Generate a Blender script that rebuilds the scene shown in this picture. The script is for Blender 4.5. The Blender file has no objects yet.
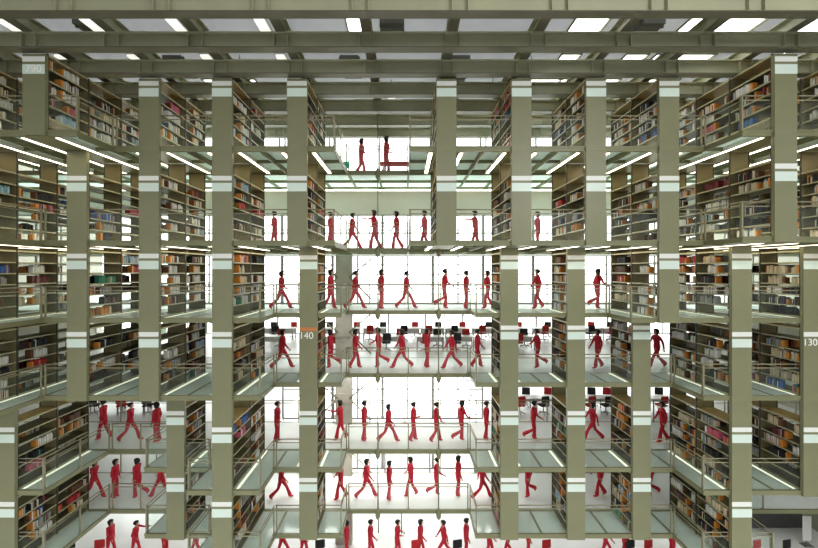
import bpy, bmesh, math, random
import numpy as np
from mathutils import Vector, Matrix
random.seed(7)
S = bpy.context.scene
COL = S.collection
H = 14.07                      # eye height over the ground floor
def X(o): return o / 28.0      # plan units: 28 = one metre
def Z(e): return e / 28.0 + H
def Y(d): return 15.0 * d
BAY = 0.115

# ------------------------------------------------------------------ materials
def mat(name, col, rough=0.5, metal=0.0, noise=0.0, nscale=3.0, emit=None, estr=0.0, spec=0.5, bump=0.0):
    m = bpy.data.materials.new(name); m.use_nodes = True
    nt = m.node_tree; b = nt.nodes['Principled BSDF']
    b.inputs['Base Color'].default_value = (*col, 1)
    b.inputs['Roughness'].default_value = rough
    b.inputs['Metallic'].default_value = metal
    b.inputs['Specular IOR Level'].default_value = spec
    if noise > 0:
        tc = nt.nodes.new('ShaderNodeTexCoord')
        n = nt.nodes.new('ShaderNodeTexNoise'); n.inputs['Scale'].default_value = nscale; n.inputs['Detail'].default_value = 4
        r = nt.nodes.new('ShaderNodeValToRGB')
        r.color_ramp.elements[0].position = .3; r.color_ramp.elements[1].position = .7
        r.color_ramp.elements[0].color = (*[c * (1 - noise) for c in col], 1)
        r.color_ramp.elements[1].color = (*[min(1, c * (1 + noise)) for c in col], 1)
        nt.links.new(tc.outputs['Object'], n.inputs['Vector'])
        nt.links.new(n.outputs['Fac'], r.inputs['Fac']); nt.links.new(r.outputs['Color'], b.inputs['Base Color'])
        if bump > 0:
            bp = nt.nodes.new('ShaderNodeBump'); bp.inputs['Strength'].default_value = bump
            nt.links.new(n.outputs['Fac'], bp.inputs['Height']); nt.links.new(bp.outputs['Normal'], b.inputs['Normal'])
    if emit:
        b.inputs['Emission Color'].default_value = (*emit, 1); b.inputs['Emission Strength'].default_value = estr
    return m

def translucent_mat(name, col, tfac=0.5, gloss=0.08, tcol=None, clear=0.0):
    m = bpy.data.materials.new(name); m.use_nodes = True
    nt = m.node_tree; nt.nodes.clear()
    out = nt.nodes.new('ShaderNodeOutputMaterial')
    tc = nt.nodes.new('ShaderNodeTexCoord')
    n = nt.nodes.new('ShaderNodeTexNoise'); n.inputs['Scale'].default_value = 1.3
    r = nt.nodes.new('ShaderNodeValToRGB')
    r.color_ramp.elements[0].color = (*[c * .9 for c in col], 1); r.color_ramp.elements[1].color = (*col, 1)
    nt.links.new(tc.outputs['Object'], n.inputs['Vector']); nt.links.new(n.outputs['Fac'], r.inputs['Fac'])
    d = nt.nodes.new('ShaderNodeBsdfDiffuse'); t = nt.nodes.new('ShaderNodeBsdfTranslucent')
    g = nt.nodes.new('ShaderNodeBsdfGlossy'); g.inputs['Roughness'].default_value = .12
    nt.links.new(r.outputs['Color'], d.inputs['Color'])
    if tcol: t.inputs['Color'].default_value = (*tcol, 1)
    else: nt.links.new(r.outputs['Color'], t.inputs['Color'])
    a = nt.nodes.new('ShaderNodeMixShader'); a.inputs[0].default_value = tfac
    nt.links.new(d.outputs[0], a.inputs[1]); nt.links.new(t.outputs[0], a.inputs[2])
    c = nt.nodes.new('ShaderNodeMixShader'); c.inputs[0].default_value = gloss
    nt.links.new(a.outputs[0], c.inputs[1]); nt.links.new(g.outputs[0], c.inputs[2])
    last = c
    if clear > 0:
        tr = nt.nodes.new('ShaderNodeBsdfTransparent'); tr.inputs[0].default_value = (*(tcol or (1, 1, 1)), 1)
        e = nt.nodes.new('ShaderNodeMixShader'); e.inputs[0].default_value = clear
        nt.links.new(c.outputs[0], e.inputs[1]); nt.links.new(tr.outputs[0], e.inputs[2]); last = e
    nt.links.new(last.outputs[0], out.inputs['Surface'])
    return m

def attr_mat(name):
    m = bpy.data.materials.new(name); m.use_nodes = True
    nt = m.node_tree; b = nt.nodes['Principled BSDF']
    a = nt.nodes.new('ShaderNodeAttribute'); a.attribute_name = 'tint'
    nt.links.new(a.outputs['Color'], b.inputs['Base Color']); b.inputs['Roughness'].default_value = .6
    return m

M = {}
M['steel'] = mat('olive painted steel', (.228, .229, .132), .42, noise=.05, nscale=1.2)
M['panel'] = mat('olive end panel paint', (.236, .237, .142), .40, noise=.06, nscale=.9)
M['lip'] = mat('pale shelf edge paint', (.40, .375, .24), .45, noise=.04)
M['tan'] = mat('warm lit wooden top board', (.50, .36, .17), .55, noise=.08, nscale=5)  # warm glow of the deck strips is put into the board colour
M['rack'] = mat('olive shelf paint', (.15, .138, .078), .5, noise=.05, nscale=2)
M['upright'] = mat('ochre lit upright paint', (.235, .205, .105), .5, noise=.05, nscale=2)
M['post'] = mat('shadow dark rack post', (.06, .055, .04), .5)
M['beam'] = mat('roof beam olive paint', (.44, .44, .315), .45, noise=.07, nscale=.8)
M['beam_under_shade'] = mat('roof beam flange painted shade', (.15, .143, .10), .5, noise=.07, nscale=.8)  # darker than the webs: underside shade put into the flange colour
M['rail'] = mat('railing olive steel', (.29, .27, .18), .4, metal=.0, noise=.04, nscale=4)
M['white_sign'] = mat('white sign stripe', (.78, .80, .76), .4)
M['green_sign'] = mat('pale green sign plate', (.66, .765, .695), .35)
M['orange_sign'] = mat('orange sign stripe', (.55, .22, .08), .4)
M['sign_text'] = mat('white sign lettering', (.9, .9, .86), .4)
M['floor_glass'] = translucent_mat('green tinted floor glass', (.75, .785, .745), .40, .07, (.82, .92, .86))
M['walk_glass'] = translucent_mat('pale walkway glass', (.94, .955, .94), .30, .08, (.9, .95, .92))
M['high_glass'] = translucent_mat('pale green top deck glass', (.88, .98, .93), .82, .03, (.90, 1, .95))
M['rail_glass'] = translucent_mat('clear green railing glass', (.75, .85, .80), .5, .3, (.975, .995, .985), .965)
M['pane'] = translucent_mat('clear window glass', (.9, .93, .92), .5, .5, (.99, 1, .995), .94)
M['skylight'] = translucent_mat('skylight glass', (.9, .9, .88), .8, .02, (.97, .97, .95), .6)
M['ceil'] = translucent_mat('grey corrugated ceiling sheet', (.52, .525, .53), .52, .03)
M['ceil_dark'] = mat('dark ceiling duct', (.12, .12, .10), .6, noise=.1)
M['concrete'] = mat('pale concrete', (.40, .39, .33), .8, noise=.08, nscale=2, bump=.1)
M['wallp'] = mat('grey green plaster wall', (.62, .64, .57), .8, noise=.04, nscale=1)
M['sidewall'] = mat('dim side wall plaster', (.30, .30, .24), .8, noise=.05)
M['ground'] = mat('pale polished stone floor', (.72, .72, .70), .3, noise=.05, nscale=.6)
M['tube'] = mat('warm fluorescent tube', (1, .9, .75), .5, emit=(1, .87, .66), estr=6.0)
M['tube_low'] = mat('pale floor light', (.9, .92, .8), .5, emit=(.92, .95, .74), estr=.85)
M['tube_cornice'] = mat('warm cornice light', (1, .9, .75), .5, emit=(1, .84, .58), estr=3.0)
M['frame'] = mat('grey window frame', (.30, .30, .28), .5, noise=.03)
M['housing'] = mat('lamp housing white', (.7, .7, .64), .5)
M['lampdisc'] = mat('round lamp diffuser', (.9, .9, .88), .5, emit=(1, .97, .9), estr=.7)
M['suit'] = mat('red suit cloth', (.54, .028, .052), .75, noise=.12, nscale=9, bump=.2)
M['skin'] = mat('skin', (.52, .27, .18), .5, noise=.05, nscale=8)
M['hair'] = mat('dark hair', (.018, .012, .010), .4, noise=.3, nscale=30)
M['eye'] = mat('dark eye', (.03, .02, .02), .3)
M['mouth'] = mat('lip red', (.4, .08, .08), .5)
M['desk'] = mat('white desk laminate', (.75, .75, .72), .35, noise=.02)
M['chair_black'] = mat('black chair fabric', (.025, .025, .028), .7, noise=.2, nscale=10)
M['chair_red'] = mat('red chair fabric', (.45, .03, .03), .7, noise=.15, nscale=10)
M['metal'] = mat('grey chair metal', (.35, .35, .34), .35, metal=.8)
M['screen'] = mat('black monitor screen', (.02, .02, .025), .2)
M['green_ball'] = mat('green exit sign face', (.02, .35, .2), .4)
M['paper'] = mat('book page paper', (.78, .74, .62), .8)
M['leaf'] = mat('leaf green', (.10, .22, .06), .6, noise=.3, nscale=6)
M['bark'] = mat('bark brown', (.12, .08, .05), .8, noise=.2)
M['counter'] = mat('dark grey counter', (.10, .10, .10), .5, noise=.1)

# ------------------------------------------------------------------ mesh helpers
class MB:
    def __init__(s): s.bm = bmesh.new(); s.mi = 0
    def box(s, x0, x1, y0, y1, z0, z1):
        vs = [s.bm.verts.new(p) for p in ((x0, y0, z0), (x1, y0, z0), (x1, y1, z0), (x0, y1, z0), (x0, y0, z1), (x1, y0, z1), (x1, y1, z1), (x0, y1, z1))]
        for f in ((0, 3, 2, 1), (4, 5, 6, 7), (0, 1, 5, 4), (1, 2, 6, 5), (2, 3, 7, 6), (3, 0, 4, 7)):
            fc = s.bm.faces.new([vs[i] for i in f]); fc.material_index = s.mi
        return s
    def tube(s, pts, rads, n=8, cap=True):
        if not isinstance(rads, (list, tuple)): rads = [rads] * len(pts)
        pts = [Vector(p) for p in pts]; rings = []
        for i, p in enumerate(pts):
            a = pts[max(0, i - 1)]; b = pts[min(len(pts) - 1, i + 1)]
            t = (b - a).normalized()
            u = t.cross(Vector((0, 0, 1)))
            if u.length < 1e-3: u = t.cross(Vector((0, 1, 0)))
            u.normalize(); w = u.cross(t)
            rings.append([s.bm.verts.new(p + rads[i] * (math.cos(2 * math.pi * j / n) * u + math.sin(2 * math.pi * j / n) * w)) for j in range(n)])
        for r0, r1 in zip(rings, rings[1:]):
            for j in range(n):
                f = s.bm.faces.new((r0[j], r0[(j + 1) % n], r1[(j + 1) % n], r1[j])); f.material_index = s.mi; f.smooth = True
        if cap:
            for r in (rings[0], rings[-1][::-1]):
                f = s.bm.faces.new(r[::-1]); f.material_index = s.mi
        return s
    def ball(s, c, r, sc=(1, 1, 1), u=10, v=7):
        m = Matrix.Translation(c) @ Matrix.Diagonal((*[r * k for k in sc], 1))
        q = bmesh.ops.create_uvsphere(s.bm, u_segments=u, v_segments=v, radius=1, matrix=m)
        for vv in q['verts']:
            for f in vv.link_faces: f.material_index = s.mi; f.smooth = True
        return s
    def mesh(s, name, mats):
        bmesh.ops.recalc_face_normals(s.bm, faces=s.bm.faces)
        me = bpy.data.meshes.new(name); s.bm.to_mesh(me); s.bm.free()
        for m in (mats if isinstance(mats, (list, tuple)) else [mats]): me.materials.append(m)
        return me
    def build(s, name, mats, parent=None, loc=None):
        return put(name, s.mesh(name, mats), parent, loc)
def put(name, me, parent=None, loc=None):
    o = bpy.data.objects.new(name, me); COL.objects.link(o)
    if parent: o.parent = parent
    if loc is not None: o.location = loc
    return o
def bevel(mb, w):
    bmesh.ops.bevel(mb.bm, geom=mb.bm.edges[:], offset=w, segments=1, affect='EDGES'); return mb
def tag(o, label=None, cat=None, group=None, kind=None):
    if label: o['label'] = label
    if cat: o['category'] = cat
    if group: o['group'] = group
    if kind: o['kind'] = kind
    return o
def empty(name, loc):
    o = bpy.data.objects.new(name, None); COL.objects.link(o); o.location = loc; o.empty_display_size = .2; return o
def struct(o): o['kind'] = 'structure'; return o
def copy_tree(o, parent=None):
    c = o.copy(); COL.objects.link(c)
    if parent: c.parent = parent
    for ch in [q for q in o.children]: copy_tree(ch, c)
    return c
NTH = ['zeroth', 'first', 'second', 'third', 'fourth', 'fifth', 'sixth', 'seventh', 'eighth', 'ninth', 'tenth', 'eleventh', 'twelfth',
       'thirteenth', 'fourteenth', 'fifteenth', 'sixteenth', 'seventeenth', 'eighteenth', 'nineteenth', 'twentieth', 'twenty-first', 'twenty-second', 'twenty-third', 'twenty-fourth', 'twenty-fifth']

# ------------------------------------------------------------------ layout
OFF = {-5: -400, -4: -328, -3: -256, -2: -183, -1: -108, 0: -33.5, 1: 41.5, 2: 116.5, 3: 191, 4: 264, 5: 336.5, 6: 408}
OFF = {k: v * .9945 for k, v in OFF.items()}
KS = list(range(-5, 7))
LV = [118.7, 24.5, -52.8, -130.6, -225.4, -299.4]     # underside of each deck
LW = [117, 22, -54.7, -132.2, -225.7, -299.8]           # the walkways lie a little lower than the bookcase decks
TOPS = [190] + LV[:5]    # underside of what is above the tier
DECK = 4.6
D0, D1, D2, D3, D4 = .885, 1.0, 1.115, 1.23, 1.46
FRONT = [
    {-5: D0, -4: D0, -3: D1, -2: D1, -1: D1, 1: D1, 2: D1, 3: D1, 4: D1, 5: D0, 6: D0},
    {-5: D0, -4: D1, -3: D1, -2: D1, -1: D1, 1: D1, 2: D1, 3: D1, 4: D1, 5: D0, 6: D0},
    {-5: D0, -4: D1, -3: D1, -2: D1, -1: D2, 2: D2, 3: D2, 4: D1, 5: D1, 6: D1},
    {-5: D0, -4: D1, -3: D1, -2: D1, -1: D2, 2: D2, 3: D2, 4: D2, 5: D1, 6: D1},
    {-5: D1, -3: D2, -2: D1, -1: D2, 2: D2, 3: D2, 4: D2, 5: D1, 6: D1},
    {-5: D1, -3: D2, -2: D1, -1: D2, 2: D2, 3: D2, 4: D2, 5: D1},
]
TIER = ['top tier', 'second tier', 'third tier', 'fourth tier', 'fifth tier', 'sixth tier']
XE = 620
def edge(k):   # boundary right of column k
    if k == -6: return OFF[-5] - 37
    if k == 6: return OFF[6] + 37
    return (OFF[k] + OFF[k + 1]) / 2

# ------------------------------------------------------------------ decks
def deck_frame(name, x0, x1, d0, d1, L, glass, front=True, left=True, right=True, xj=()):
    zb, zt = Z(L), Z(L + DECK)
    y0, y1 = Y(d0), Y(d1)
    mb = MB()
    t = .10
    mb.box(X(x0), X(x1), y0, y0 + t, zb, zt); mb.box(X(x0), X(x1), y1 - t, y1, zb, zt)
    mb.box(X(x0), X(x0) + t / 2, y0 + t, y1 - t, zb, zt); mb.box(X(x1) - t / 2, X(x1), y0 + t, y1 - t, zb, zt)
    n = max(1, round((d1 - d0) / BAY))
    for i in range(1, n):
        yy = y0 + (y1 - y0) * i / n
        mb.box(X(x0) + t / 2, X(x1) - t / 2, yy - .04, yy + .04, zb + .01, zt - .035)
    for xx in xj:
        hw = .04 if len(xj) != 1 else 11.5 / 28
        mb.box(X(xx) - hw, X(xx) + hw, y0 + t, y1 - t, zb + .012, zt - .036)
    # small nosing lip on the front edge
    mb.box(X(x0), X(x1), y0 - .03, y0, zt - .04, zt + .02)
    o = struct(mb.build(name, M['steel']))
    g = MB().box(X(x0) + t / 2, X(x1) - t / 2, y0 + t, y1 - t, zt - .03, zt - .005)
    g.build('glass_panel', glass, o)
    return o

for li, L in enumerate(LV):
    for k, df in FRONT[li].items():
        c = OFF[k]
        deck_frame('floor', edge(k - 1), edge(k), df, D3 - .002, L, M['floor_glass'] if li > 1 else M['high_glass'], xj=(c,))
        struct(MB().box(X(edge(k)) - .03, X(edge(k)) + .03, Y(df) + .1, Y(D3) - .11, Z(L) - .05, Z(L) - .002).build('trim_1', M['steel'])) if li < 2 else None
    deck_frame('floor', -XE, XE, D3, D4, LW[li], M['walk_glass'] if li > 1 else M['high_glass'], xj=[edge(k) for k in range(-5, 6)] + [OFF[k] for k in KS])

# ------------------------------------------------------------------ bookcases
def ordinals(li):
    ks = sorted(FRONT[li]); return {k: i for i, k in enumerate(ks)}
def case_name(li, k):
    ks = sorted(FRONT[li])
    vis = [q for q in ks if not (q == -5 and FRONT[li][q] == D0) and not (q == 6 and FRONT[li][q] == D0)]
    if k not in vis:
        return 'bookcase at %s edge, %s' % ('left' if k < 0 else 'right', TIER[li])
    i = vis.index(k); n = len(vis)
    if i < (n + 1) // 2:
        return 'bookcase %s from left, %s' % (NTH[i + 1], TIER[li])
    return 'bookcase %s from right, %s' % (NTH[n - i], TIER[li])
def near_far(d): return {D0: 'standing forward', D1: 'on the main front line', D2: 'set one bay back'}[d]

MESHC = {}
def shelf_mesh():
    if 'shelf' not in MESHC:
        mb = MB(); l = BAY * 15 - .05
        mb.box(-.335, .335, 0, l, -.022, 0)
        mb.mi = 1; mb.box(-.345, -.335, 0, l, -.045, .004); mb.box(.335, .345, 0, l, -.045, .004)
        MESHC['shelf'] = mb.mesh('shelf', [M['rack'], M['lip']])
    return MESHC['shelf']
def top_mesh():
    if 'top' not in MESHC:
        mb = MB(); l = BAY * 15 - .05
        mb.box(-.345, .345, 0, l, -.03, 0); mb.mi = 1; mb.box(-.35, -.345, 0, l, -.06, .0); mb.box(.345, .35, 0, l, -.06, 0)
        MESHC['top'] = mb.mesh('top_board', [M['tan'], M['lip']])
    return MESHC['top']
SHELF_E = [1.6 + DECK + 10.9 * i for i in range(6)]    # above deck underside

def text_mesh(s, size):
    key = 't' + s
    if key not in MESHC:
        cu = bpy.data.curves.new('lettering', 'FONT'); cu.body = s; cu.size = size; cu.align_x = 'CENTER'; cu.align_y = 'CENTER'; cu.extrude = .004
        o = bpy.data.objects.new('lettering_tmp', cu); COL.objects.link(o)
        dg = bpy.context.evaluated_depsgraph_get()
        me = bpy.data.meshes.new_from_object(o.evaluated_get(dg)); bpy.data.objects.remove(o)
        me.materials.clear(); me.materials.append(M['sign_text']); MESHC[key] = me
    return MESHC[key]

books = []     # (li,k,bay,side,shelf,index,x,y,z,w,t,h,colour index, score)
PAL = [('white', (.74, .73, .68)), ('cream', (.68, .58, .40)), ('orange', (.62, .26, .05)), ('black', (.03, .03, .035)), ('brown', (.16, .075, .035)),
       ('red', (.48, .035, .04)), ('pink', (.62, .16, .22)), ('blue', (.07, .16, .40)), ('light blue', (.35, .5, .62)), ('green', (.06, .26, .15)),
       ('grey', (.35, .35, .33)), ('dark red', (.18, .03, .035))]
WB = [30, 14, 3, 22, 9, 3, 2.5, 3, 3, 1.5, 7, 4]
WT = [24, 18, 9, 14, 7, 5, 2.2, 4, 4, 3, 8, 3]

for li, L in enumerate(LV):
    for k, df in FRONT[li].items():
        c = OFF[k]; top = TOPS[li]
        z0 = Z(L + DECK); zt = Z(top) - .001
        y0 = Y(df)
        root = empty('bookcase', (X(c), y0, z0))
        lab = 'olive steel ' + case_name(li, k) + ', ' + near_far(df)
        tag(root, lab, 'bookcase', 'hanging steel bookcases')
        # end panel : from deck underside to the underside above, in front of the deck edge
        zb = Z(L) - z0
        e = MB().box(-.352, .352, -.10, -.045, zb + .001, zt - z0 - .001)
        for sx in (-1, 1): e.box(sx * .350 - .012, sx * .350 + .012, -.045, .02, zb + .004, zt - z0 - .004)
        e.build('end_panel', M['panel'], root)
        bolts = MB()
        for q in range(4):
            bx = -.2 + .133 * q
            bolts.tube([(bx, -.10, zb + .09), (bx, -.108, zb + .09)], .012, 6)
        bolts.build('bolt_row', M['panel'], root)
        special = {(0, -4): '790', (3, -1): '140', (3, 6): '130'}.get((li, k))
        if special == '140':
            MB().box(-.352, .352, -.108, -.10, Z(L + 62.8) - z0, Z(L + 67) - z0).build('sign_stripe', M['orange_sign'], root)['label'] = 'orange stripe over the number'
            put('lettering', text_mesh('140', .38), root, (-.07, -.106, Z(L + 57.6) - z0)).rotation_euler = (math.pi / 2, 0, 0)
        else:
            MB().box(-.352, .352, -.108, -.10, Z(L + 64.4) - z0, Z(L + 69) - z0).build('sign_stripe', M['white_sign'], root)['label'] = 'white stripe'
            if special == '130':
                put('lettering', text_mesh('130', .35), root, (-.12, -.106, Z(L + 58.5) - z0)).rotation_euler = (math.pi / 2, 0, 0)
            else:
                s = MB().box(-.352, .352, -.108, -.10, Z(L + 53.6) - z0, Z(L + 62) - z0).build('sign_plate', M['green_sign'], root)
                s['label'] = 'pale green plate'
                if special == '790':
                    put('lettering', text_mesh('790', .34), s, (0, -.112, Z(L + 57.8) - z0)).rotation_euler = (math.pi / 2, 0, 0)
        nb = round((D3 - df) / BAY)
        bl = BAY * 15
        utop = zt - z0 - .02
        if li == 0: utop = Z(L + 73) - z0
        for i in range(nb + 1):
            yy = i * bl + (.0 if i < nb else -.09)
            key = ('up', round(utop, 3))
            if key not in MESHC:
                mb = MB(); mb.box(-.32, .32, -.012, .012, 0, utop)
                mb.mi = 1; mb.box(-.35, -.32, -.03, .03, 0, utop); mb.box(.32, .35, -.03, .03, 0, utop)
                MESHC[key] = mb.mesh('upright', [M['upright'], M['post']])
            put('upright', MESHC[key], root, (0, yy + .03, 0))
        for i in range(nb):
            for s, e_ in enumerate(SHELF_E):
                put('shelf', shelf_mesh(), root, (0, i * bl + .03, (e_ - DECK) / 28))
            put('top_board', top_mesh(), root, (0, i * bl + .03, Z(L + 72.5) - z0))
        # books
        face = 1 if c < 0 else -1
        for b in range(nb):
            theme = random.random()
            for s, e_ in enumerate(SHELF_E):
                for side in (face, -face):
                    if side != face and random.random() < .35: continue
                    if s == 0 and random.random() < .72: continue
                    if s == 5 and random.random() < (.25 if li == 0 else .6): continue
                    if random.random() < (.38 if k <= -4 and li >= 1 else .12): continue
                    groups = []
                    a = random.uniform(.28, .46) * bl
                    groups.append((a, min(bl - .1, a + random.uniform(.28, .50) * bl)))
                    if random.random() < .5: groups.append((.07, random.uniform(.12, .24) * bl))
                    base = random.choices(range(12), WB)[0] if li else random.choice((0, 0, 0, 0, 1, 1, 7, 3, 10, 8, 6, 5 if abs(c) < 200 else 0)); mixed = random.choice((.08, .15, .5))
                    n = 0
                    for (ga, gb) in groups:
                        y = ga; first = True
                        while y < gb:
                            t = random.uniform(.022, .055)
                            ci = random.choices(range(12), WT)[0] if random.random() < mixed else base
                            if first and random.random() < .75: ci = random.choice((2, 2, 2, 4)); t = random.uniform(.05, .10)
                            h = random.uniform(.20, .30); w = random.uniform(.16, .23)
                            xc = side * (.335 - w / 2 - random.uniform(.0, .02))
                            zz = z0 + (e_ - DECK) / 28
                            d = (y0 + .03 + b * bl + y) / 15; d2 = d + t / 15
                            ox = abs(c + side * 28 * .33)
                            sx = 405 + (c + side * 9.3) / d; sy = 270 - (L + e_ + 3) / d
                            sc = (ox * (1 / d - 1 / d2) + (w * 28 / d * .8 if first else 0)) * h * 28 / d
                            vis = side == face and -2 < sx < 820 and -5 < sy < 548
                            kn = k + (1 if c < 0 else -1)
                            if kn in FRONT[li]:
                                lim = 405 + (OFF[kn] - (10 if c < 0 else -10)) / FRONT[li][kn]
                                if (c < 0 and sx > lim - 1) or (c > 0 and sx < lim + 1): vis = False
                            n += 1
                            books.append((li, k, b, side, s, n, X(c) + xc, y0 + .03 + b * bl + y, zz, w, t - .002, h, ci, sc if vis else 0))
                            first = False; y += t

books.sort(key=lambda q: -q[-1])
solo, rest = books[:300], books[300:]
BM = {}
for i, (nm, col) in enumerate(PAL):
    m = mat('book cover ' + nm, col, .55, noise=.08, nscale=20)
    mb = MB()
    mb.box(-.5, .5, 0, .12, 0, 1); mb.box(-.5, .5, .88, 1, 0, 1)
    mb.box(.44, .5, .12, .88, 0, 1)
    mb.mi = 1; mb.box(-.47, .44, .12, .88, .02, .98)
    BM[i] = mb.mesh('book', [m, M['paper']])
for q in solo:
    li, k, b, side, s, n, x, y, z, w, t, h, ci, sc = q
    o = put('book', BM[ci], None, (x, y, z)); o.scale = (side * w, t, h)
    if side < 0:
        o.scale = (w, t, h); o.rotation_euler = (0, 0, math.pi); o.location.y = y + t
    bn = ['near', 'middle', 'far'][b]
    tag(o, '%s book, %s on %s shelf, %s bay, %s' % (PAL[ci][0], NTH[n] if n < 26 else '%dth' % n, NTH[s + 1], bn, case_name(li, k)), 'book', 'books on the nearest bookcases')
# everything else on the shelves
N = len(rest)
A = np.array([[q[6], q[7], q[8], q[9], q[10], q[11]] for q in rest], dtype=np.float32)
ux = np.array([-.5, .5, .5, -.5, -.5, .5, .5, -.5]); uy = np.array([0, 0, 1, 1, 0, 0, 1, 1]); uz = np.array([0, 0, 0, 0, 1, 1, 1, 1])
P = np.stack([A[:, 0:1] + ux * A[:, 3:4], A[:, 1:2] + uy * A[:, 4:5], A[:, 2:3] + uz * A[:, 5:6]], axis=2).reshape(-1, 3)
F = np.array([(0, 3, 2, 1), (4, 5, 6, 7), (0, 1, 5, 4), (1, 2, 6, 5), (2, 3, 7, 6), (3, 0, 4, 7)])
FF = (np.arange(N)[:, None, None] * 8 + F[None]).reshape(-1, 4)
me = bpy.data.meshes.new('books'); me.from_pydata(P.tolist(), [], FF.tolist())
att = me.attributes.new('tint', 'FLOAT_COLOR', 'FACE')
cols = np.array([(*PAL[q[12]][1], 1) for q in rest], dtype=np.float32)
cols[:, :3] *= np.random.RandomState(3).uniform(.62, .98, (N, 1))
att.data.foreach_set('color', np.repeat(cols, 6, axis=0).ravel())
me.materials.append(attr_mat('mixed book covers'))
tag(put('books', me), 'many small mixed books filling the shelves of all the farther bookcases', 'books', kind='stuff')

# ------------------------------------------------------------------ strip lights in the deck edge beside each bookcase
def strip(x, d0, d1, L, lab, grp, low=False):
    y0, y1 = Y(d0) + .12, Y(d1) - .12
    zb = Z(L) - .03; zt = Z(L + DECK) + .012
    hb = MB().box(-.075, -.065, 0, y1 - y0, 0, zt - zb).box(.065, .075, 0, y1 - y0, 0, zt - zb).box(-.075, .075, -.01, 0, 0, zt - zb).box(-.075, .075, y1 - y0, y1 - y0 + .01, 0, zt - zb)
    o = hb.build('strip_light', M['housing'], None, (X(x), y0, zb)); tag(o, lab, 'strip light', grp)
    q = .036 if low else .05
    MB().box(-q, q, .01, y1 - y0 - .01, -.004, zt - zb - .004).build('light_tube', M['tube_low' if low else 'tube'], o)
for li, L in enumerate(LV):
    for k, df in FRONT[li].items():
        if li == 5: continue
        for side in (-1, 1):
            # the light serves the tier under the deck; stop it where a deck is missing below
            strip(OFF[k] + side * (15.5 if li < 2 else 13), df, D3, L,
                  'strip light in deck at %s foot of %s' % ('right' if side > 0 else 'left', case_name(li, k)), 'fluorescent strips set in the decks', li > 1)
# lamps along the cornice of the second tier back wall
for k in range(-5, 6):
    x0, x1 = OFF[k] + 4, OFF[k + 1] - 4
    z = Z(LW[0]) - .10
    o = MB().box(X(x0), X(x1), 0, .16, .06, .10).build('strip_light', M['housing'], None, (0, Y(1.435), z))
    MB().box(X(x0) + .02, X(x1) - .02, .055, .105, .02, .06).build('light_tube', M['tube_cornice'], o)
    tag(o, 'crosswise fluorescent strip under the top walkway, %s from the left' % NTH[k + 6], 'strip light', 'crosswise strips above the back wall')

# ------------------------------------------------------------------ railings
RH = 31.5 / 28      # handrail above the deck
def railing(p0, p1, z, posts, lab, grp, glass=True):
    """p0,p1: plan ends; posts: fractions along"""
    p0 = Vector((*p0, 0)); p1 = Vector((*p1, 0)); v = p1 - p0; ln = v.length; ang = math.atan2(v.y, v.x)
    root = empty('railing', (p0.x, p0.y, z)); root.rotation_euler = (0, 0, ang)
    tag(root, lab, 'railing', grp)
    MB().tube([(0, 0, RH), (ln, 0, RH)], .022, 8).build('handrail', M['rail'], root)
    MB().box(0, ln, -.012, .012, RH - .155, RH - .122).build('lower_rail', M['rail'], root)
    for f in posts:
        x = min(max(f * ln, .035), ln - .035)
        mb = MB(); mb.box(x - .024, x + .024, -.024, .024, 0, RH - .02); mb.box(x - .06, x + .06, -.05, .05, 0, .02)
        mb.build('post', M['rail'], root)
    if glass:
        MB().box(.02, ln - .02, -.005, .005, .03, RH - .17).build('glass_infill', M['rail_glass'], root)
    return root
for li, L in enumerate(LV):
    z = Z(L + DECK) + .001; fr = FRONT[li]; segs = []
    for k in KS:
        if k in fr:
            segs.append([edge(k - 1), OFF[k] - 10.3, fr[k], 'e', 'p']); segs.append([OFF[k] + 10.3, edge(k), fr[k], 'p', 'e'])
        else: segs.append([edge(k - 1), edge(k), D3, 'e', 'e'])
    merged = []
    for s in segs:
        if merged and merged[-1][4] == 'e' and s[3] == 'e' and merged[-1][2] == s[2] and abs(merged[-1][1] - s[0]) < .01:
            merged[-1][1] = s[1]; merged[-1][4] = s[4]
        else: merged.append(list(s))
    cnt = 0
    for x0, x1, d, a, b in merged:
        if (405 + x1 / d) < -3 or (405 + x0 / d) > 822: continue
        cnt += 1
        posts = ([0] if a == 'e' else []) + ([1] if b == 'e' else [])
        ln = x1 - x0
        if ln > 60 and 'p' not in (a, b):
            n = round(ln / 37.4); posts = [i / n for i in range(n + 1)]
        railing((X(x0), Y(d) + .06), (X(x1), Y(d) + .06), z if d != D3 else Z(LW[li] + DECK) + .001, posts,
                'olive two-rail railing along the front of the %s deck, %s stretch from left' % (TIER[li], NTH[cnt]), 'front railings of the decks')
    cnt = 0
    for k in KS[:-1]:
        da = fr.get(k, D3); db = fr.get(k + 1, D3)
        if da != db:
            cnt += 1
            xx = X(edge(k)) + (-.05 if da < db else .05)
            lo, hi = min(da, db), max(da, db)
            railing((xx, Y(lo) + .09), (xx, Y(hi) + .02), z, [0, 1] if hi - lo < .15 else [0, .5, 1],
                    'olive side railing running back along a deck end, %s, %s from left' % (TIER[li], NTH[cnt]), 'side railings of the decks')
    if li in (1, 2, 4, 5):   # back rail of the walkway
        railing((X(-XE), Y(D4) - .08), (X(XE), Y(D4) - .08), Z(LW[li] + DECK) + .001, [i / 24 for i in range(25)],
                'long back railing behind the walkers of the %s' % TIER[li], 'back railings of the walkways', glass=False)

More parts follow.
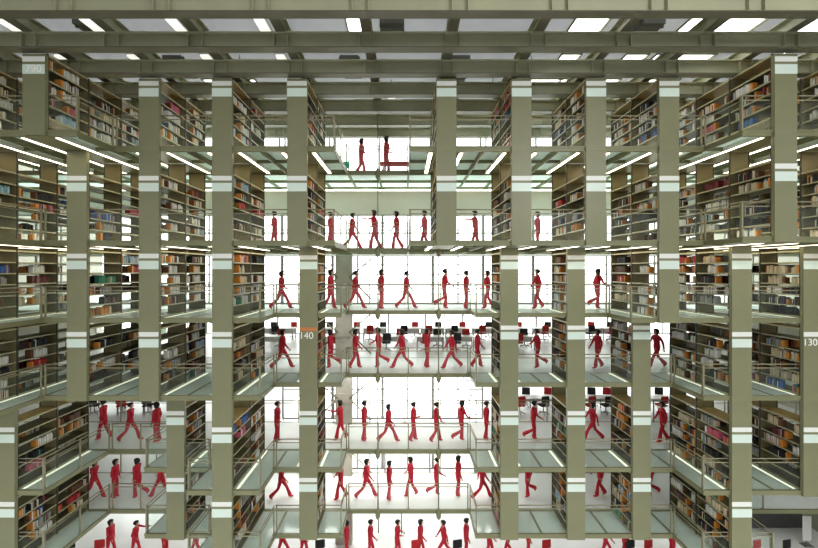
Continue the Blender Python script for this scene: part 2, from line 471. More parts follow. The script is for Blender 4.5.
# tie rods with turnbuckles
for i, k in enumerate((0, 1)):
    x, y = X(OFF[k]), Y(D3) - .07
    zt = Z(192)
    o = MB().tube([(0, 0, Z(-297)), (0, 0, zt)], .022, 8).build('tie_rod', M['steel'], None, (x, y, 0))
    tag(o, 'thin vertical steel tie rod through all bridges, %s of the two' % ('left' if i == 0 else 'right'), 'tie rod', 'tie rods through the bridges')
    for L in LW:
        MB().tube([(0, 0, Z(L) - .22), (0, 0, Z(L) - .12), (0, 0, Z(L) + .1), (0, 0, Z(L) + .2), (0, 0, Z(L) + .28)], [.03, .10, .12, .08, .03], 10).build('turnbuckle', M['steel'], o)

# ------------------------------------------------------------------ roof beams
XL, XR = -22.1, 22.1
BD = [.753, .873, .988, 1.105, 1.22, 1.335, 1.45]
for i, d in enumerate(BD):
    y = Y(d); zb, zt = Z(192), Z(206)
    o = empty('roof_beam', (0, y, zb)); h = zt - zb
    tag(o, 'olive steel I-beam crossing the hall under the roof, %s from the front' % NTH[i + 1], 'roof beam', 'crosswise roof beams')
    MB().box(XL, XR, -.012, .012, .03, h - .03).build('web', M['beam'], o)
    MB().box(XL, XR, -.17, .17, 0, .03).build('bottom_flange', M['beam_under_shade'], o)
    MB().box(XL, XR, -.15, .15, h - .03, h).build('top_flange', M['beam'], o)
    for k in KS:
        for s in (-6, 6):
            xx = X(OFF[k] + s)
            MB().box(xx - .012, xx + .012, -.13, .13, .03, h - .03).build('stiffener', M['beam'], o)
for i, k in enumerate(KS):
    x = X(OFF[k]); zb, zt = Z(206) + .002, Z(218)
    o = empty('roof_joist', (x, Y(.62), zb)); h = zt - zb; l = Y(1.5) - Y(.62)
    tag(o, 'olive steel joist running away under the roof, %s from the left' % NTH[i + 1], 'roof joist', 'lengthwise roof joists')
    MB().box(-.012, .012, 0, l, .025, h - .025).build('web', M['beam'], o)
    MB().box(-.15, .15, 0, l, 0, .025).build('bottom_flange', M['beam_under_shade'], o)
    MB().box(-.15, .15, 0, l, h - .025, h).build('top_flange', M['beam'], o)

rs = 0
for d0, d1 in ((.84, .935), (.985, 1.05)):
    for k in (-5, -4, -3, -2, -1):
        rs += 1
        o = MB().box(-.17, .17, 0, Y(d1) - Y(d0), .06, .12).build('strip_light', M['housing'], None, (X(OFF[k] - 16), Y(d0), Z(211)))  # added glowing strip, imitates the bright side of the joist
        MB().box(-.15, .15, .02, Y(d1) - Y(d0) - .02, 0, .06).build('light_tube', M['lampdisc'], o)
        tag(o, 'broad pale glow strip imitating a lit joist side, %s from left, %s row' % (NTH[k + 6], 'front' if d0 < .9 else 'second'), 'strip light', 'added glow strips imitating lit joist sides')
# ------------------------------------------------------------------ ceiling with skylights
CE = 232
ce0 = -445; rowsd = [.62, .77, .90, 1.02, 1.07, 1.16, 1.21, 1.30, 1.36, 1.44, 1.49]
SKY = {(5, 2): 1, (3, 2): .45, (0, 2): .3, (4, 6): 1, (3, 6): .9, (5, 6): .6, (-2, 6): .9, (5, 4): .9, (4, 4): .35, (2, 8): .8, (-1, 8): .8, (4, 8): .8, (-3, 8): .6, (5, 8): .8, (6, 2): .6, (1, 8): .6, (3, 4): .3, (0, 8): .5, (-2, 8): .5}
wn = 0
sheet = MB()
def corr(x0, x1, y0, y1, z):
    sheet.box(x0, x1, y0, y1, z, z + .02)
for k in range(-5, 7):
    x0 = OFF[k - 1] if k > -5 else -620; x1 = OFF[k]
    for r in range(len(rowsd) - 1):
        y0, y1 = Y(rowsd[r]), Y(rowsd[r + 1])
        f = SKY.get((k, r), 0)
        xs = X(x1) - (X(x1) - X(x0)) * f
        if f < 1: corr(X(x0), xs, y0, y1, Z(CE))
        if f > 0:
            wn += 1
            w = MB(); w.box(xs, xs + .04, y0, y1, Z(CE) - .05, Z(CE) + .05); w.box(X(x1) - .04, X(x1), y0, y1, Z(CE) - .05, Z(CE) + .05)
            w.box(xs, X(x1), y0, y0 + .04, Z(CE) - .05, Z(CE) + .05); w.box(xs, X(x1), y1 - .04, y1, Z(CE) - .05, Z(CE) + .05)
            o = struct(w.build('window_%d' % wn, M['steel']))
            MB().box(xs + .04, X(x1) - .04, y0 + .04, y1 - .04, Z(CE), Z(CE) + .01).build('pane', M['skylight'], o)
corr(X(409), X(620), Y(.62), Y(1.49), Z(CE) + .03)
struct(sheet.build('ceiling', M['ceil']))
struct(MB().box(-22.4, 22.4, Y(.1), Y(.62), Z(CE), Z(CE) + .1).build('ceiling', M['sidewall']))
# ducts over the joists
for i, (ox, d0, d1) in enumerate([(-290, .9, 1.02), (-12, .9, 1.02), (225, .9, 1.02), (-60, 1.07, 1.16), (60, 1.07, 1.3), (-250, 1.07, 1.16)]):
    mb = MB(); mb.box(X(ox) - .35, X(ox) + .35, Y(d0), Y(d1), Z(222), Z(230))
    for q in range(4):
        yy = Y(d0) + (Y(d1) - Y(d0)) * (q + .5) / 4
        mb.box(X(ox) - .4, X(ox) + .4, yy - .03, yy + .03, Z(221.5), Z(230.5))
    tag(mb.build('ceiling_duct', M['ceil_dark']), 'dark metal duct above the roof joists, ' + ['far left front', 'centre front', 'right front', 'left of centre behind', 'right of centre behind', 'far left behind'][i], 'duct', 'dark ducts under the ceiling')
for i, (ox, e, d) in enumerate([(97, 214, 1.20), (128, 212, 1.08), (-187, 212, 1.08), (42, 214, 1.28), (-25, 212, 1.22)]):
    o = empty('round_lamp', (X(ox) + .3, Y(d), Z(e)))
    tag(o, 'round white ceiling lamp between roof beams, ' + ['behind the third panel right of centre', 'right of the void', 'at far left', 'above the void, deepest', 'above the void, left'][i], 'ceiling lamp', 'round ceiling lamps')
    MB().tube([(0, 0, 0), (0, 0, .05), (0, 0, .18), (0, 0, .22)], [.30, .34, .30, .1], 20).build('lamp_shade', M['housing'], o)
    MB().tube([(0, 0, -.01), (0, 0, .0)], .25, 20).build('diffuser', M['lampdisc'], o)
    MB().tube([(0, 0, .2), (0, 0, Z(CE) - Z(e))], .015, 6).build('stem', M['steel'], o)

# ------------------------------------------------------------------ shell
g = MB().box(-22.4, 22.4, 1, Y(2.7), -.3, 0); struct(g.build('floor', M['ground']))
struct(MB().box(-22.4, -22.16, Y(.5), Y(2.05), 0, Z(CE)).build('wall_left', M['sidewall']))
struct(MB().box(22.16, 22.4, Y(.5), Y(2.05), 0, Z(CE)).build('wall_right', M['sidewall']))
# deeper reading room decks
def slab(x0, x1, d0, d1, L, m):
    return struct(MB().box(X(x0), X(x1), Y(d0), Y(d1), Z(L) + .02, Z(L + DECK) - .004).build('floor', m))
slab(-620, 620, D4 + .001, 2.0, LW[3], M['ground'])
slab(-620, -188, D4 + .001, 2.0, LW[4], M['ground'])
slab(120, 620, D4 + .001, 2.0, LW[4], M['ground'])
slab(-620, -188, D4 + .001, 1.8, LW[5], M['ground'])
slab(120, 620, D4 + .001, 1.8, LW[5], M['ground'])

def window(n, x0, x1, e0, e1, d, nv, nh, fw=.05):
    global wn
    y = Y(d); mb = MB(); x0, x1, z0, z1 = X(x0), X(x1), Z(e0), Z(e1)
    mb.box(x0, x0 + fw, y, y + .1, z0, z1); mb.box(x1 - fw, x1, y, y + .1, z0, z1)
    mb.box(x0 + fw, x1 - fw, y, y + .1, z0, z0 + fw); mb.box(x0 + fw, x1 - fw, y, y + .1, z1 - fw, z1)
    for i in range(1, nv):
        xx = x0 + (x1 - x0) * i / nv; mb.box(xx - fw / 2, xx + fw / 2, y + .01, y + .09, z0 + fw, z1 - fw)
    for i in range(1, nh):
        zz = z0 + (z1 - z0) * i / nh; mb.box(x0 + fw, x1 - fw, y + .02, y + .08, zz - fw / 3, zz + fw / 3)
    o = struct(mb.build('window_%d' % n, M['frame']))
    MB().box(x0 + fw, x1 - fw, y + .045, y + .055, z0 + fw, z1 - fw).build('pane', M['pane'], o)
dF = 1.48
BX = [-619, -546, -473] + [OFF[k] for k in KS] + [482, 550, 619]
for xa, xb in zip(BX, BX[1:]):
    mid = -185 < xa < 110
    wn += 1; window(wn, xa + 3, xb - 3, LW[0] + DECK, 203, dF, 1, 1, .08)
    wn += 1; window(wn, xa, xb, LW[1] + DECK, 82, dF, 2, 2, .07)
    wn += 1; window(wn, xa, xb, LW[2] + DECK, LW[1], dF, 2, 5, .07)
    if mid:
        wn += 1; window(wn, xa, xb, LW[4] + DECK, LW[3], dF, 2, 2, .07)
        wn += 1; window(wn, xa, xb, LW[5] + DECK, LW[4], dF, 2, 2, .07)
    wn += 1; window(wn, xa, xb, LW[3] + DECK, LW[2], 2.0, 2, 2, .06)
    if not mid:
        wn += 1; window(wn, xa, xb, LW[4] + DECK, LW[3], 2.0, 2, 2, .06)
        wn += 1; window(wn, xa, xb, LW[5] + DECK, LW[4], 1.8, 2, 2, .06)
    wn += 1; window(wn, xa, xb, -394, LW[5], 1.66, 1, 2, .05)
struct(MB().box(X(-620), X(620), Y(dF), Y(dF) + .15, Z(82), Z(LW[0])).build('wall_back', M['wallp']))
struct(MB().box(X(-620), X(620), Y(dF), Y(dF) + .15, Z(203), Z(CE)).build('wall_back_top', M['wallp']))
# roof of the deep reading rooms
struct(MB().box(X(-620), X(620), Y(1.5), Y(2.0), Z(LW[2]) + .02, Z(LW[2]) + .2).build('ceiling', M['wallp']))

# ------------------------------------------------------------------ concrete column with braces
def column(ox, lab):
    o = empty('concrete_column', (X(ox), Y(1.445), 0)); tag(o, lab, 'column', 'concrete columns')
    w = .42
    mb = MB()
    zs = [0] + [z for L in LV[1:][::-1] for z in (Z(L), Z(L + DECK))]
    c = MB().box(-w, w, -.2, .24, 0.0, Z(LW[1]) - .01); bevel(c, .02); c.build('shaft', M['concrete'], o)
    for L in LV[2:]:
        zc = Z(L) + 1.5
        MB().box(-w - .04, w + .04, -.25, -.2, zc - .25, zc + .25).build('bracket', M['concrete'], o)
        for sx in (-1, 1):
            MB().tube([(sx * .3, -.26, zc), (sx * 1.42, -.30, zc + .95)], .035, 8).build('diagonal_brace', M['steel'], o)
            MB().tube([(sx * .3, -.26, zc), (sx * 1.42, -.30, zc - 1.1)], .035, 8).build('diagonal_brace', M['steel'], o)
column(-88, 'pale concrete column with steel braces left of the central void')
wn0 = 0

# ------------------------------------------------------------------ people
def body_mesh(name, J):
    """J: dict of joints; faces +x. Grows one skin over the skeleton, then adds fingers and features to the same mesh."""
    V = []; E = []; R = []; idx = {}
    def add(n, p, r, par=None):
        idx[n] = len(V); V.append(p); R.append(r)
        if par: E.append((idx[par], idx[n]))
    def lerp(a, b, t): return tuple(a[i] + (b[i] - a[i]) * t for i in range(3))
    pel = J.get('pelvis', (0, 0, .93)); lean = J.get('lean', 0.03)
    add('pelvis', pel, (.115, .145))
    add('waist', (pel[0] + lean * .4, 0, 1.09), (.085, .115), 'pelvis')
    add('chest', (pel[0] + lean * .8, 0, 1.29), (.105, .155), 'waist')
    add('upper', (pel[0] + lean, 0, 1.40), (.075, .12), 'chest')
    add('neck', (pel[0] + lean + .01, 0, 1.475), (.045, .045), 'upper')
    add('chin', (pel[0] + lean + .03, 0, 1.54), (.062, .055), 'neck')
    add('head', (pel[0] + lean + .03, 0, 1.62), (.088, .072), 'chin')
    add('crown', (pel[0] + lean + .02, 0, 1.685), (.06, .05), 'head')
    cx = pel[0] + lean
    for s, nm in ((1, 'l'), (-1, 'r')):
        sh = (cx, s * .175, 1.40); el = (cx + J[nm + 'el'][0], s * (.20 + J[nm + 'el'][1]), J[nm + 'el'][2]); wr = (cx + J[nm + 'wr'][0], s * (.20 + J[nm + 'wr'][1]), J[nm + 'wr'][2])
        dv = Vector(wr) - Vector(el); dv.normalize()
        add(nm + 'sh', sh, (.055, .055), 'upper'); add(nm + 'el', el, (.042, .042), nm + 'sh'); add(nm + 'wr', wr, (.032, .032), nm + 'el')
        pm = tuple(Vector(wr) + dv * .06); add(nm + 'pm', pm, (.022, .038), nm + 'wr')
        kn = J[nm + 'kn']; an = J[nm + 'an']
        hp = (pel[0], s * .085, .87)
        add(nm + 'hp', hp, (.095, .09), 'pelvis')
        k3 = (kn[0], s * .085, kn[1]); a3 = (an[0], s * .085, an[1])
        add(nm + 'th', lerp(hp, k3, .5), (.082, .078), nm + 'hp'); add(nm + 'kn', k3, (.062, .060), nm + 'th')
        add(nm + 'ca', lerp(k3, a3, .5), (.072, .066), nm + 'kn')
        add(nm + 'an', a3, (.100, .085), nm + 'ca')
        t = J.get(nm + 'toe', (.0))
        sh_ = Vector(a3) - Vector(k3); sh_.normalize()
        heel = Vector(a3) + sh_ * .05
        add(nm + 'ft', tuple(heel), (.05, .045), nm + 'an')
        fx = Vector((math.cos(t), 0, math.sin(t)))
        add(nm + 'to', tuple(heel + fx * .13 + Vector((0, 0, -.005))), (.034, .038), nm + 'ft')
    me = bpy.data.meshes.new('skeleton'); me.from_pydata(V, E, []); o = bpy.data.objects.new('skeleton_tmp', me); COL.objects.link(o)
    o.modifiers.new('skin', 'SKIN'); 
    sl = me.skin_vertices[0].data if me.skin_vertices else None
    if sl is None:
        bm = bmesh.new(); bm.from_mesh(me); bm.verts.layers.skin.verify(); bm.to_mesh(me); bm.free(); sl = me.skin_vertices[0].data
    for i, r in enumerate(R): sl[i].radius = r; sl[i].use_root = (i == 0)
    ss = o.modifiers.new('sub', 'SUBSURF'); ss.levels = 1; ss.render_levels = 1
    dg = bpy.context.evaluated_depsgraph_get()
    m2 = bpy.data.meshes.new_from_object(o.evaluated_get(dg)); bpy.data.objects.remove(o)
    mb = MB(); mb.bm.from_mesh(m2)
    P = {n: Vector(V[i]) for n, i in idx.items()}
    names = list(P)
    for f in mb.bm.faces:
        c = f.calc_center_median(); f.smooth = True
        best = min(names, key=lambda n: (P[n] - c).length / (1.3 if n in ('upper', 'chest') else 1))
        f.material_index = 1 if best in ('neck', 'chin', 'head', 'crown', 'lpm', 'rpm') else 0
    # fingers and thumbs
    mb.mi = 1
    for s, nm in ((1, 'l'), (-1, 'r')):
        p = P[nm + 'pm']; dv = (p - P[nm + 'wr']).normalized()
        side = Vector((1, 0, 0)) - dv * dv.x
        if side.length < .2: side = Vector((0, 0, 1)) - dv * dv.z
        side.normalize(); cur = dv.cross(side).normalized() * (-s)
        for i, ln in enumerate((.070, .080, .075, .058)):
            b = p + side * (.028 - .018 * i) + dv * .015
            mb.tube([b, b + dv * ln * .45, b + dv * ln * .8 + cur * ln * .2, b + dv * ln + cur * ln * .42], [.0095, .009, .008, .006], 6)
        b = p - dv * .03 + side * .03
        mb.tube([b, b + side * .025 + dv * .02, b + side * .032 + dv * .055], [.011, .010, .007], 6)
    h = P['head']
    mb.tube([h + Vector((.085, 0, .015)), h + Vector((.108, 0, -.022)), h + Vector((.085, 0, -.034))], [.009, .016, .008], 6)   # nose
    for s in (-1, 1):
        mb.ball(h + Vector((-.005, s * .076, -.01)), .028, (.6, .3, 1), 8, 6)                                                     # ears
    mb.mi = 2
    for s in (-1, 1): mb.ball(h + Vector((.082, s * .030, .012)), .011, (.6, 1, .7), 8, 6)
    mb.mi = 3
    mb.ball(h + Vector((.080, 0, -.058)), .020, (.45, 1, .35), 8, 6)
    m = mb.mesh(name, [M['suit'], M['skin'], M['eye'], M['mouth']])
    return m, P
def hair_mesh(h, long):
    mb = MB()
    bm = mb.bm
    bmesh.ops.create_uvsphere(bm, u_segments=18, v_segments=12, radius=1)
    for v in bm.verts:
        p = v.co.copy()
        low = -1.0 if not long else -1.75
        x = p.x * .128; y = p.y * .115; z = p.z * .112
        if p.z < 0: z = p.z * .108 * abs(low)
        front = p.x > .25
        if front and p.z < .45:          # open the face
            x = .045 - .02 * (.45 - p.z); 
        if p.z < -.3: y *= 1.05
        rr = 1 + .05 * math.sin(9 * math.atan2(p.y, p.x)) * max(0, 1 - abs(p.z))
        v.co = Vector((x * rr - .022, y * rr, z + .022)) + h
    for f in bm.faces: f.smooth = True
    return mb.mesh('hair', M['hair'])

def J(lel, lwr, rel, rwr, lkn, lan, rkn, ran, ltoe=0, rtoe=0, **kw):
    d = dict(lel=lel, lwr=lwr, rel=rel, rwr=rwr, lkn=lkn, lan=lan, rkn=rkn, ran=ran, ltoe=ltoe, rtoe=rtoe); d.update(kw); return d
POSES = {
 'striding': J((-.12, .03, 1.14), (-.16, .02, .90), (.10, .03, 1.13), (.22, .0, .94), (.22, .49), (.36, .10), (-.10, .48), (-.40, .15), .25, -.6),
 'walking': J((-.06, .04, 1.13), (-.02, .02, .88), (.06, .04, 1.13), (.18, .0, .95), (.12, .48), (.16, .06), (-.02, .48), (-.22, .12), .0, -.5),
 'standing': J((-.02, .05, 1.12), (.04, .03, .87), (-.03, .05, 1.12), (.05, .03, .87), (.03, .48), (0, .055), (.01, .48), (-.04, .055), 0, 0, lean=.02),
 'trailing a foot': J((-.08, .03, 1.13), (-.02, .0, .90), (.10, .03, 1.13), (.24, -.03, 1.02), (.08, .48), (.05, .055), (.02, .47), (-.36, .26), 0, -1.0, lean=.05),
 'reaching': J((.22, .02, 1.30), (.46, -.04, 1.36), (-.06, .06, 1.15), (.10, .02, 1.02), (.12, .48), (.18, .06), (-.05, .48), (-.22, .12), .1, -.5, lean=.05),
 'bending an elbow': J((-.06, .06, 1.14), (.16, -.03, 1.08), (-.05, .06, 1.13), (.18, -.02, 1.12), (.09, .48), (.10, .055), (-.01, .48), (-.13, .08), 0, -.3, lean=.03),
}
PM = {}
for pn, jj in POSES.items():
    me_, P_ = body_mesh('person', jj)
    lo = min(v.co.z for v in me_.vertices)
    PM[pn] = (me_, [hair_mesh(P_['head'], False), hair_mesh(P_['head'], True)], lo)
def person(px, d, z, pose, face, long, label, grp):
    me_, hm, lo = PM[pose]
    o = put('person', me_, None, (X((px - 405) * d), Y(d), z - lo + .002))
    o.rotation_euler = (0, 0, (0 if face > 0 else math.pi) + random.uniform(-.2, .2))
    s = random.uniform(.99, 1.06); o.scale = (s * 1.12, s * 1.1, s); o.location.z = z - lo * s + .002
    put('hair', hm[1 if long else 0], o)
    tag(o, label, 'person', grp)
ST, WA, SD, TF, RE, BE = 'striding', 'walking', 'standing', 'trailing a foot', 'reaching', 'bending an elbow'
ROWS = [
 ('top walkway', LW[0], 1.30, [(361, WA, 1), (386, BE, 1)]),
 ('second walkway', LW[1], 1.31, [(275, BE, -1), (331, BE, -1), (352, ST, 1), (375, RE, -1), (397, WA, -1), (425, WA, -1), (476, RE, -1), (538, SD, -1)]),
 ('third walkway', LW[2], 1.31, [(281, ST, 1), (330, WA, 1), (355, ST, 1), (381, SD, 1), (406, ST, 1), (444, TF, 1), (466, SD, 1), (488, WA, -1), (538, WA, -1), (597, TF, 1)]),
 ('fourth walkway', LW[3], 1.31, [(282, ST, 1), (331, TF, -1), (355, WA, 1), (379, TF, -1), (402, ST, -1), (427, SD, 1), (452, ST, -1), (477, WA, 1), (538, TF, -1), (598, WA, -1), (657, ST, -1)]),
 ('fifth walkway', LW[4], 1.298, [(104, WA, -1), (130, ST, 1), (157, SD, -1), (277, SD, 1), (341, RE, -1), (364, SD, 1), (388, ST, 1), (413, BE, 1), (436, WA, 1), (461, TF, 1), (486, SD, 1), (533, TF, 1), (593, ST, -1), (663, WA, -1)]),
 ('sixth walkway', LW[5], 1.30, [(94, ST, 1), (115, SD, 1), (138, TF, -1), (161, ST, -1), (281, ST, 1), (341, WA, -1), (366, ST, 1), (389, SD, 1), (411, WA, -1), (436, TF, 1), (458, SD, 1), (482, ST, 1), (528, TF, -1), (600, WA, -1), (650, TF, -1)]),
]
for rn, L, d, ppl in ROWS:
    for i, (px, pose, face) in enumerate(ppl):
        long = random.random() < .55
        person(px, d + random.uniform(-.012, .012), Z(L + DECK), pose, face, long,
               'person in red suit, %s, facing %s, %s from left on %s' % (pose, 'right' if face > 0 else 'left', NTH[i + 1], rn), 'people in red on the ' + rn)
GR = [(110, WA, 1), (135, RE, 1), (165, SD, 1), (196, WA, -1), (282, ST, 1), (303, WA, 1), (347, SD, -1), (370, WA, 1), (397, BE, 1), (420, WA, 1), (444, ST, -1), (466, SD, 1), (489, WA, 1), (508, WA, -1), (528, SD, 1), (605, ST, 1), (625, WA, -1), (672, SD, 1)]
for i, (px, pose, face) in enumerate(GR):
    person(px, 1.375, 0, pose, face, i % 3 == 0, 'person in red suit, %s, facing %s, %s from left on ground floor' % (pose, 'right' if face > 0 else 'left', NTH[i + 1]), 'people in red on the ground floor')

# ------------------------------------------------------------------ furniture
def desk_proto(w=1.6, dp=.75):
    r = empty('desk', (0, 0, 0))
    t = MB().box(-w / 2, w / 2, -dp / 2, dp / 2, .71, .75); bevel(t, .008); t.build('desktop', M['desk'], r)
    for sx in (-1, 1):
        for sy in (-1, 1):
            MB().box(sx * (w / 2 - .06) - .025, sx * (w / 2 - .06) + .025, sy * (dp / 2 - .06) - .025, sy * (dp / 2 - .06) + .025, 0, .71).build('leg', M['metal'], r)
    MB().box(-w / 2 + .08, w / 2 - .08, dp / 2 - .05, dp / 2 - .03, .35, .71).build('modesty_panel', M['desk'], r)
    return r
def chair_proto(m):
    r = empty('office_chair', (0, 0, 0))
    s = MB().box(-.24, .24, -.23, .23, .44, .51); bevel(s, .025); s.build('seat', m, r)
    b = MB().box(-.23, .23, .20, .27, .60, 1.02); bevel(b, .03); b.build('backrest', m, r)
    MB().tube([(0, .22, .46), (0, .27, .50), (0, .28, .66)], .02, 6).build('back_support', M['metal'], r)
    MB().tube([(0, 0, .08), (0, 0, .44)], .03, 8).build('pole', M['metal'], r)
    st = MB()
    for i in range(5):
        a = i * 2 * math.pi / 5; st.tube([(0, 0, .10), (.27 * math.cos(a), .27 * math.sin(a), .06)], [.03, .018], 6)
        st.ball((.27 * math.cos(a), .27 * math.sin(a), .03), .03, (1, 1, 1), 8, 6)
    st.build('star_base', M['metal'], r)
    return r
def monitor_proto():
    r = empty('monitor', (0, 0, 0))
    t = MB().box(-.26, .26, -.02, .02, .12, .46); bevel(t, .008); t.build('screen', M['screen'], r)
    MB().tube([(0, .03, .01), (0, .03, .25)], .02, 6).build('stand', M['metal'], r)
    t = MB().box(-.12, .12, -.07, .1, 0, .015); t.build('foot', M['metal'], r)
    return r
dk, cb, cr, mo = desk_proto(), chair_proto(M['chair_black']), chair_proto(M['chair_red']), monitor_proto()
used = set()
def inst(p, loc, rz, lab, cat, grp):
    o = p if id(p) not in used else copy_tree(p)
    used.add(id(p)); o.location = loc; o.rotation_euler = (0, 0, rz); tag(o, lab, cat, grp)
def reading_room(L, spots, d, room, kind):
    z = Z(L + DECK)
    for i, px in enumerate(spots):
        x = X((px - 405) * d)
        where = '%s from left, %s' % (NTH[i + 1], room)
        inst(dk, (x, Y(d), z), 0, 'white reading desk, ' + where, 'desk', 'white desks in the ' + room)
        red = (i + kind) % 2 == 0
        inst(cr if red else cb, (x - .3, Y(d) - .62, z), math.pi + .2, ('red' if red else 'black') + ' office chair before desk ' + where, 'chair', 'office chairs in the ' + room)
        inst(cb if red else cr, (x + .45, Y(d) + .68, z), -.15, ('black' if red else 'red') + ' office chair behind desk ' + where, 'chair', 'office chairs in the ' + room)
    return
reading_room(LW[3], [262, 283, 320, 348, 375, 408, 432, 457, 484, 515, 545, 590, 610], 1.85, 'far row, fourth deck', 0)
reading_room(LW[3], [268, 340, 392, 430, 460, 520], 1.62, 'near row, fourth deck', 1)
reading_room(LW[4], [108, 135, 160, 522, 545, 590, 606, 660], 1.58, 'fifth deck', 1)
# ground floor desks near the bottom edge
for i, px in enumerate([65, 95, 318, 415, 457, 547, 632, 650, 690, 760, 790]):
    d = 1.40
    x = X((px - 405) * 1.34)
    inst(cr if i % 2 else cb, (x + .1, Y(1.34), 0), .2, ('red' if i % 2 else 'black') + ' office chair on the ground floor, %s from the left there' % NTH[i + 1], 'chair', 'office chairs on the ground floor')
# ground floor glass booth frame, counter and white board
o = empty('glass_booth', (X((390 - 405) * 1.5), Y(1.5), 0)); tag(o, 'steel framed glass screen standing on the ground floor under the bridges', 'glass screen')
f = MB()
for xx in (-.62, .62): f.box(xx - .03, xx + .03, -.03, .03, 0, 2.6)
f.box(-.62, .62, -.03, .03, 2.54, 2.6); f.box(-.62, .62, -.03, .03, 1.9, 1.95)
f.build('frame', M['steel'], o); MB().box(-.6, .6, -.006, .006, .02, 1.9).build('pane', M['rail_glass'], o)
o = empty('counter', (X((782 - 405) * 1.5), Y(1.55), 0)); tag(o, 'dark grey reception counter on the ground floor at lower right', 'counter')
t = MB().box(-1.5, 1.5, -.35, .35, 0, 1.0); bevel(t, .02); t.build('body', M['counter'], o)
MB().box(-1.6, 1.6, -.42, .42, 1.0, 1.05).build('worktop', M['counter'], o)
inst(mo, (X((775 - 405) * 1.5), Y(1.55), 1.05), 0, 'black monitor standing on the dark reception counter', 'monitor', None)
o = MB().box(-.22, .22, -.02, .02, .25, 1.5); bevel(o, .01); o = o.build('notice_board', M['desk'], None, (X((807 - 405) * 1.43), Y(1.43), 0)); tag(o, 'white upright notice board on the ground floor at the right edge', 'board')
MB().tube([(0, .03, 0.005), (0, .03, .4)], .03, 8).build('stand', M['metal'], o)
MB().box(-.25, .25, -.15, .2, 0, .02).build('foot', M['metal'], o)
# green round exit sign by the top bridge, red bench on the top bridge
o = MB().tube([(0, 0, 0), (0, .03, 0)], .17, 16).build('exit_sign', M['green_ball'], None, (X((346 - 405) * 1.225), Y(1.225), Z((270 - 165) * 1.225))); tag(o, 'small round green exit sign at the left end of the top bridge', 'sign')
MB().box(-.012, .012, .03, .05, -.05, .6).build('bracket', M['steel'], o)
o = empty('bench', (X((397 - 405) * 1.28), Y(1.27), Z(LW[0] + DECK))); tag(o, 'low red bench on the top bridge beside the walkers', 'bench')
t = MB().box(-.75, .75, -.25, .25, .40, .52); bevel(t, .03); t.build('seat', M['chair_red'], o)
for sx in (-.6, .6): MB().box(sx - .03, sx + .03, -.2, .2, 0, .4).build('leg', M['metal'], o)

# trees outside the windows
def tree(x, y, z, r, lab):
    o = empty('tree', (x, y, 0)); tag(o, lab, 'tree', 'trees outside the windows')
    MB().tube([(0, 0, 0), (.1, 0, z * .6), (0, .1, z)], [.22, .16, .06], 8).build('trunk', M['bark'], o)
    mb = MB()
    for i in range(700):
        u = Vector((random.gauss(0, 1), random.gauss(0, 1), random.gauss(0, 1))).normalized() * r * random.uniform(.3, 1) ** .5
        p = u + Vector((0, 0, z)); s = random.uniform(.12, .28)
        a = Vector((random.gauss(0, 1), random.gauss(0, 1), random.gauss(0, 1))).normalized(); b = a.orthogonal().normalized()
        vs = [mb.bm.verts.new(p + q) for q in (-a * s, b * s * .5, a * s, -b * s * .5)]; mb.bm.faces.new(vs)
    mb.build('foliage', M['leaf'], o)
for i, (px, d, e, r) in enumerate([(110, 2.5, -190, 1.6), (160, 2.6, -185, 1.5), (530, 2.5, -215, 1.5), (590, 2.6, -210, 1.8), (655, 2.5, -215, 1.6)]):
    tree(X((px - 405) * d), Y(d), Z(e), r, 'green leafy tree outside beyond the reading room, %s from the left' % NTH[i + 1])

# ------------------------------------------------------------------ world, light, camera
WORLD_FRONT, WORLD_BACK, WORLD_TOP = .88, 3.0, 3.4
w = bpy.data.worlds.new('World'); S.world = w; w.use_nodes = True
nt = w.node_tree; bg = nt.nodes['Background']
tc = nt.nodes.new('ShaderNodeTexCoord'); sp = nt.nodes.new('ShaderNodeSeparateXYZ')
nt.links.new(tc.outputs['Generated'], sp.inputs[0])
rp = nt.nodes.new('ShaderNodeValToRGB'); rp.color_ramp.elements[0].color = (1.0, .985, .95, 1); rp.color_ramp.elements[1].color = (.97, .99, 1, 1)
def mrange(sock, a, b, c, d):
    m = nt.nodes.new('ShaderNodeMapRange'); m.interpolation_type = 'SMOOTHSTEP'
    for i, v in enumerate((a, b, c, d)): m.inputs[i + 1].default_value = v
    nt.links.new(sock, m.inputs[0]); return m.outputs[0]
nt.links.new(mrange(sp.outputs['Z'], -1, 1, 0, 1), rp.inputs[0])
yf = nt.nodes.new('ShaderNodeMath'); yf.operation = 'MULTIPLY'; yf.inputs[1].default_value = WORLD_FRONT
nt.links.new(mrange(sp.outputs['Z'], -.5, .15, .25, 1), yf.inputs[0])
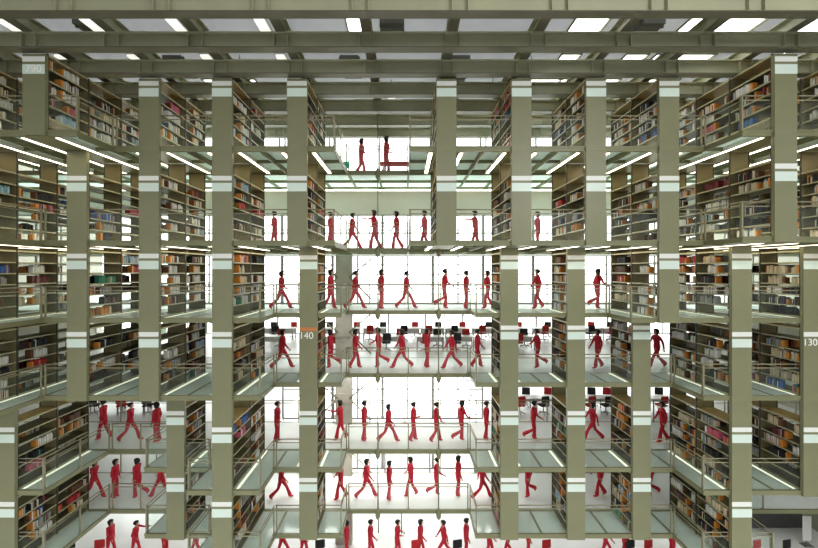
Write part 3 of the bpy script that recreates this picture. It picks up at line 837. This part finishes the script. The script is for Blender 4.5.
yb = nt.nodes.new('ShaderNodeMath'); yb.operation = 'ADD'; nt.links.new(yf.outputs[0], yb.inputs[0]); nt.links.new(mrange(sp.outputs['Y'], -.2, .7, 0, WORLD_BACK), yb.inputs[1]); ya = yb.outputs[0]; za = mrange(sp.outputs['Z'], .35, 1, 0, WORLD_TOP)
ad = nt.nodes.new('ShaderNodeMath'); ad.operation = 'ADD'; nt.links.new(ya, ad.inputs[0]); nt.links.new(za, ad.inputs[1])
nt.links.new(rp.outputs[0], bg.inputs[0]); nt.links.new(ad.outputs[0], bg.inputs[1])
def area(x, y, z, tx, ty, tz, size, watts, col):
    l = bpy.data.lights.new('fill_light', 'AREA'); l.energy = watts; l.size = size; l.color = col
    o = bpy.data.objects.new('fill_light', l); COL.objects.link(o); o.location = (x, y, z)
    o.rotation_euler = (Vector((tx, ty, tz)) - Vector((x, y, z))).to_track_quat('-Z', 'Y').to_euler()
area(11, -3, H + 6.6, 10, 15, H + 3.0, 4, 950, (1, .99, .98))  # unseen fill lights added to brighten end panels and beam webs
area(-10, -3, H + 6.6, -9, 15, H + 3.0, 4, 120, (1, 1, .93))
area(0, -3, H + 6.6, 0, 15, H + 4.0, 4, 230, (1, 1, .96))
for li in (2, 3, 4):  # unseen fill lights added under the decks to whiten the lower walkway floors
    l = bpy.data.lights.new('walkway_fill', 'AREA'); l.shape = 'RECTANGLE'; l.size = 11; l.size_y = .5; l.energy = (70, 150, 190)[li - 2]; l.color = (1, .98, .95)
    o = bpy.data.objects.new('walkway_fill', l); COL.objects.link(o); o.location = (-1.2, Y(1.38), Z(LW[li]) - .12)
S.view_settings.view_transform = 'Standard'; S.view_settings.look = 'Medium High Contrast'; S.view_settings.exposure = 0
cam = bpy.data.cameras.new('camera'); co = bpy.data.objects.new('camera', cam); COL.objects.link(co)
co.location = (0, 0, H); co.rotation_euler = (math.pi / 2, 0, 0)
cam.sensor_width = 36; cam.lens = 420 / 818 * 36; cam.shift_x = 4 / 818; cam.shift_y = -4 / 818; cam.clip_end = 500
S.camera = co
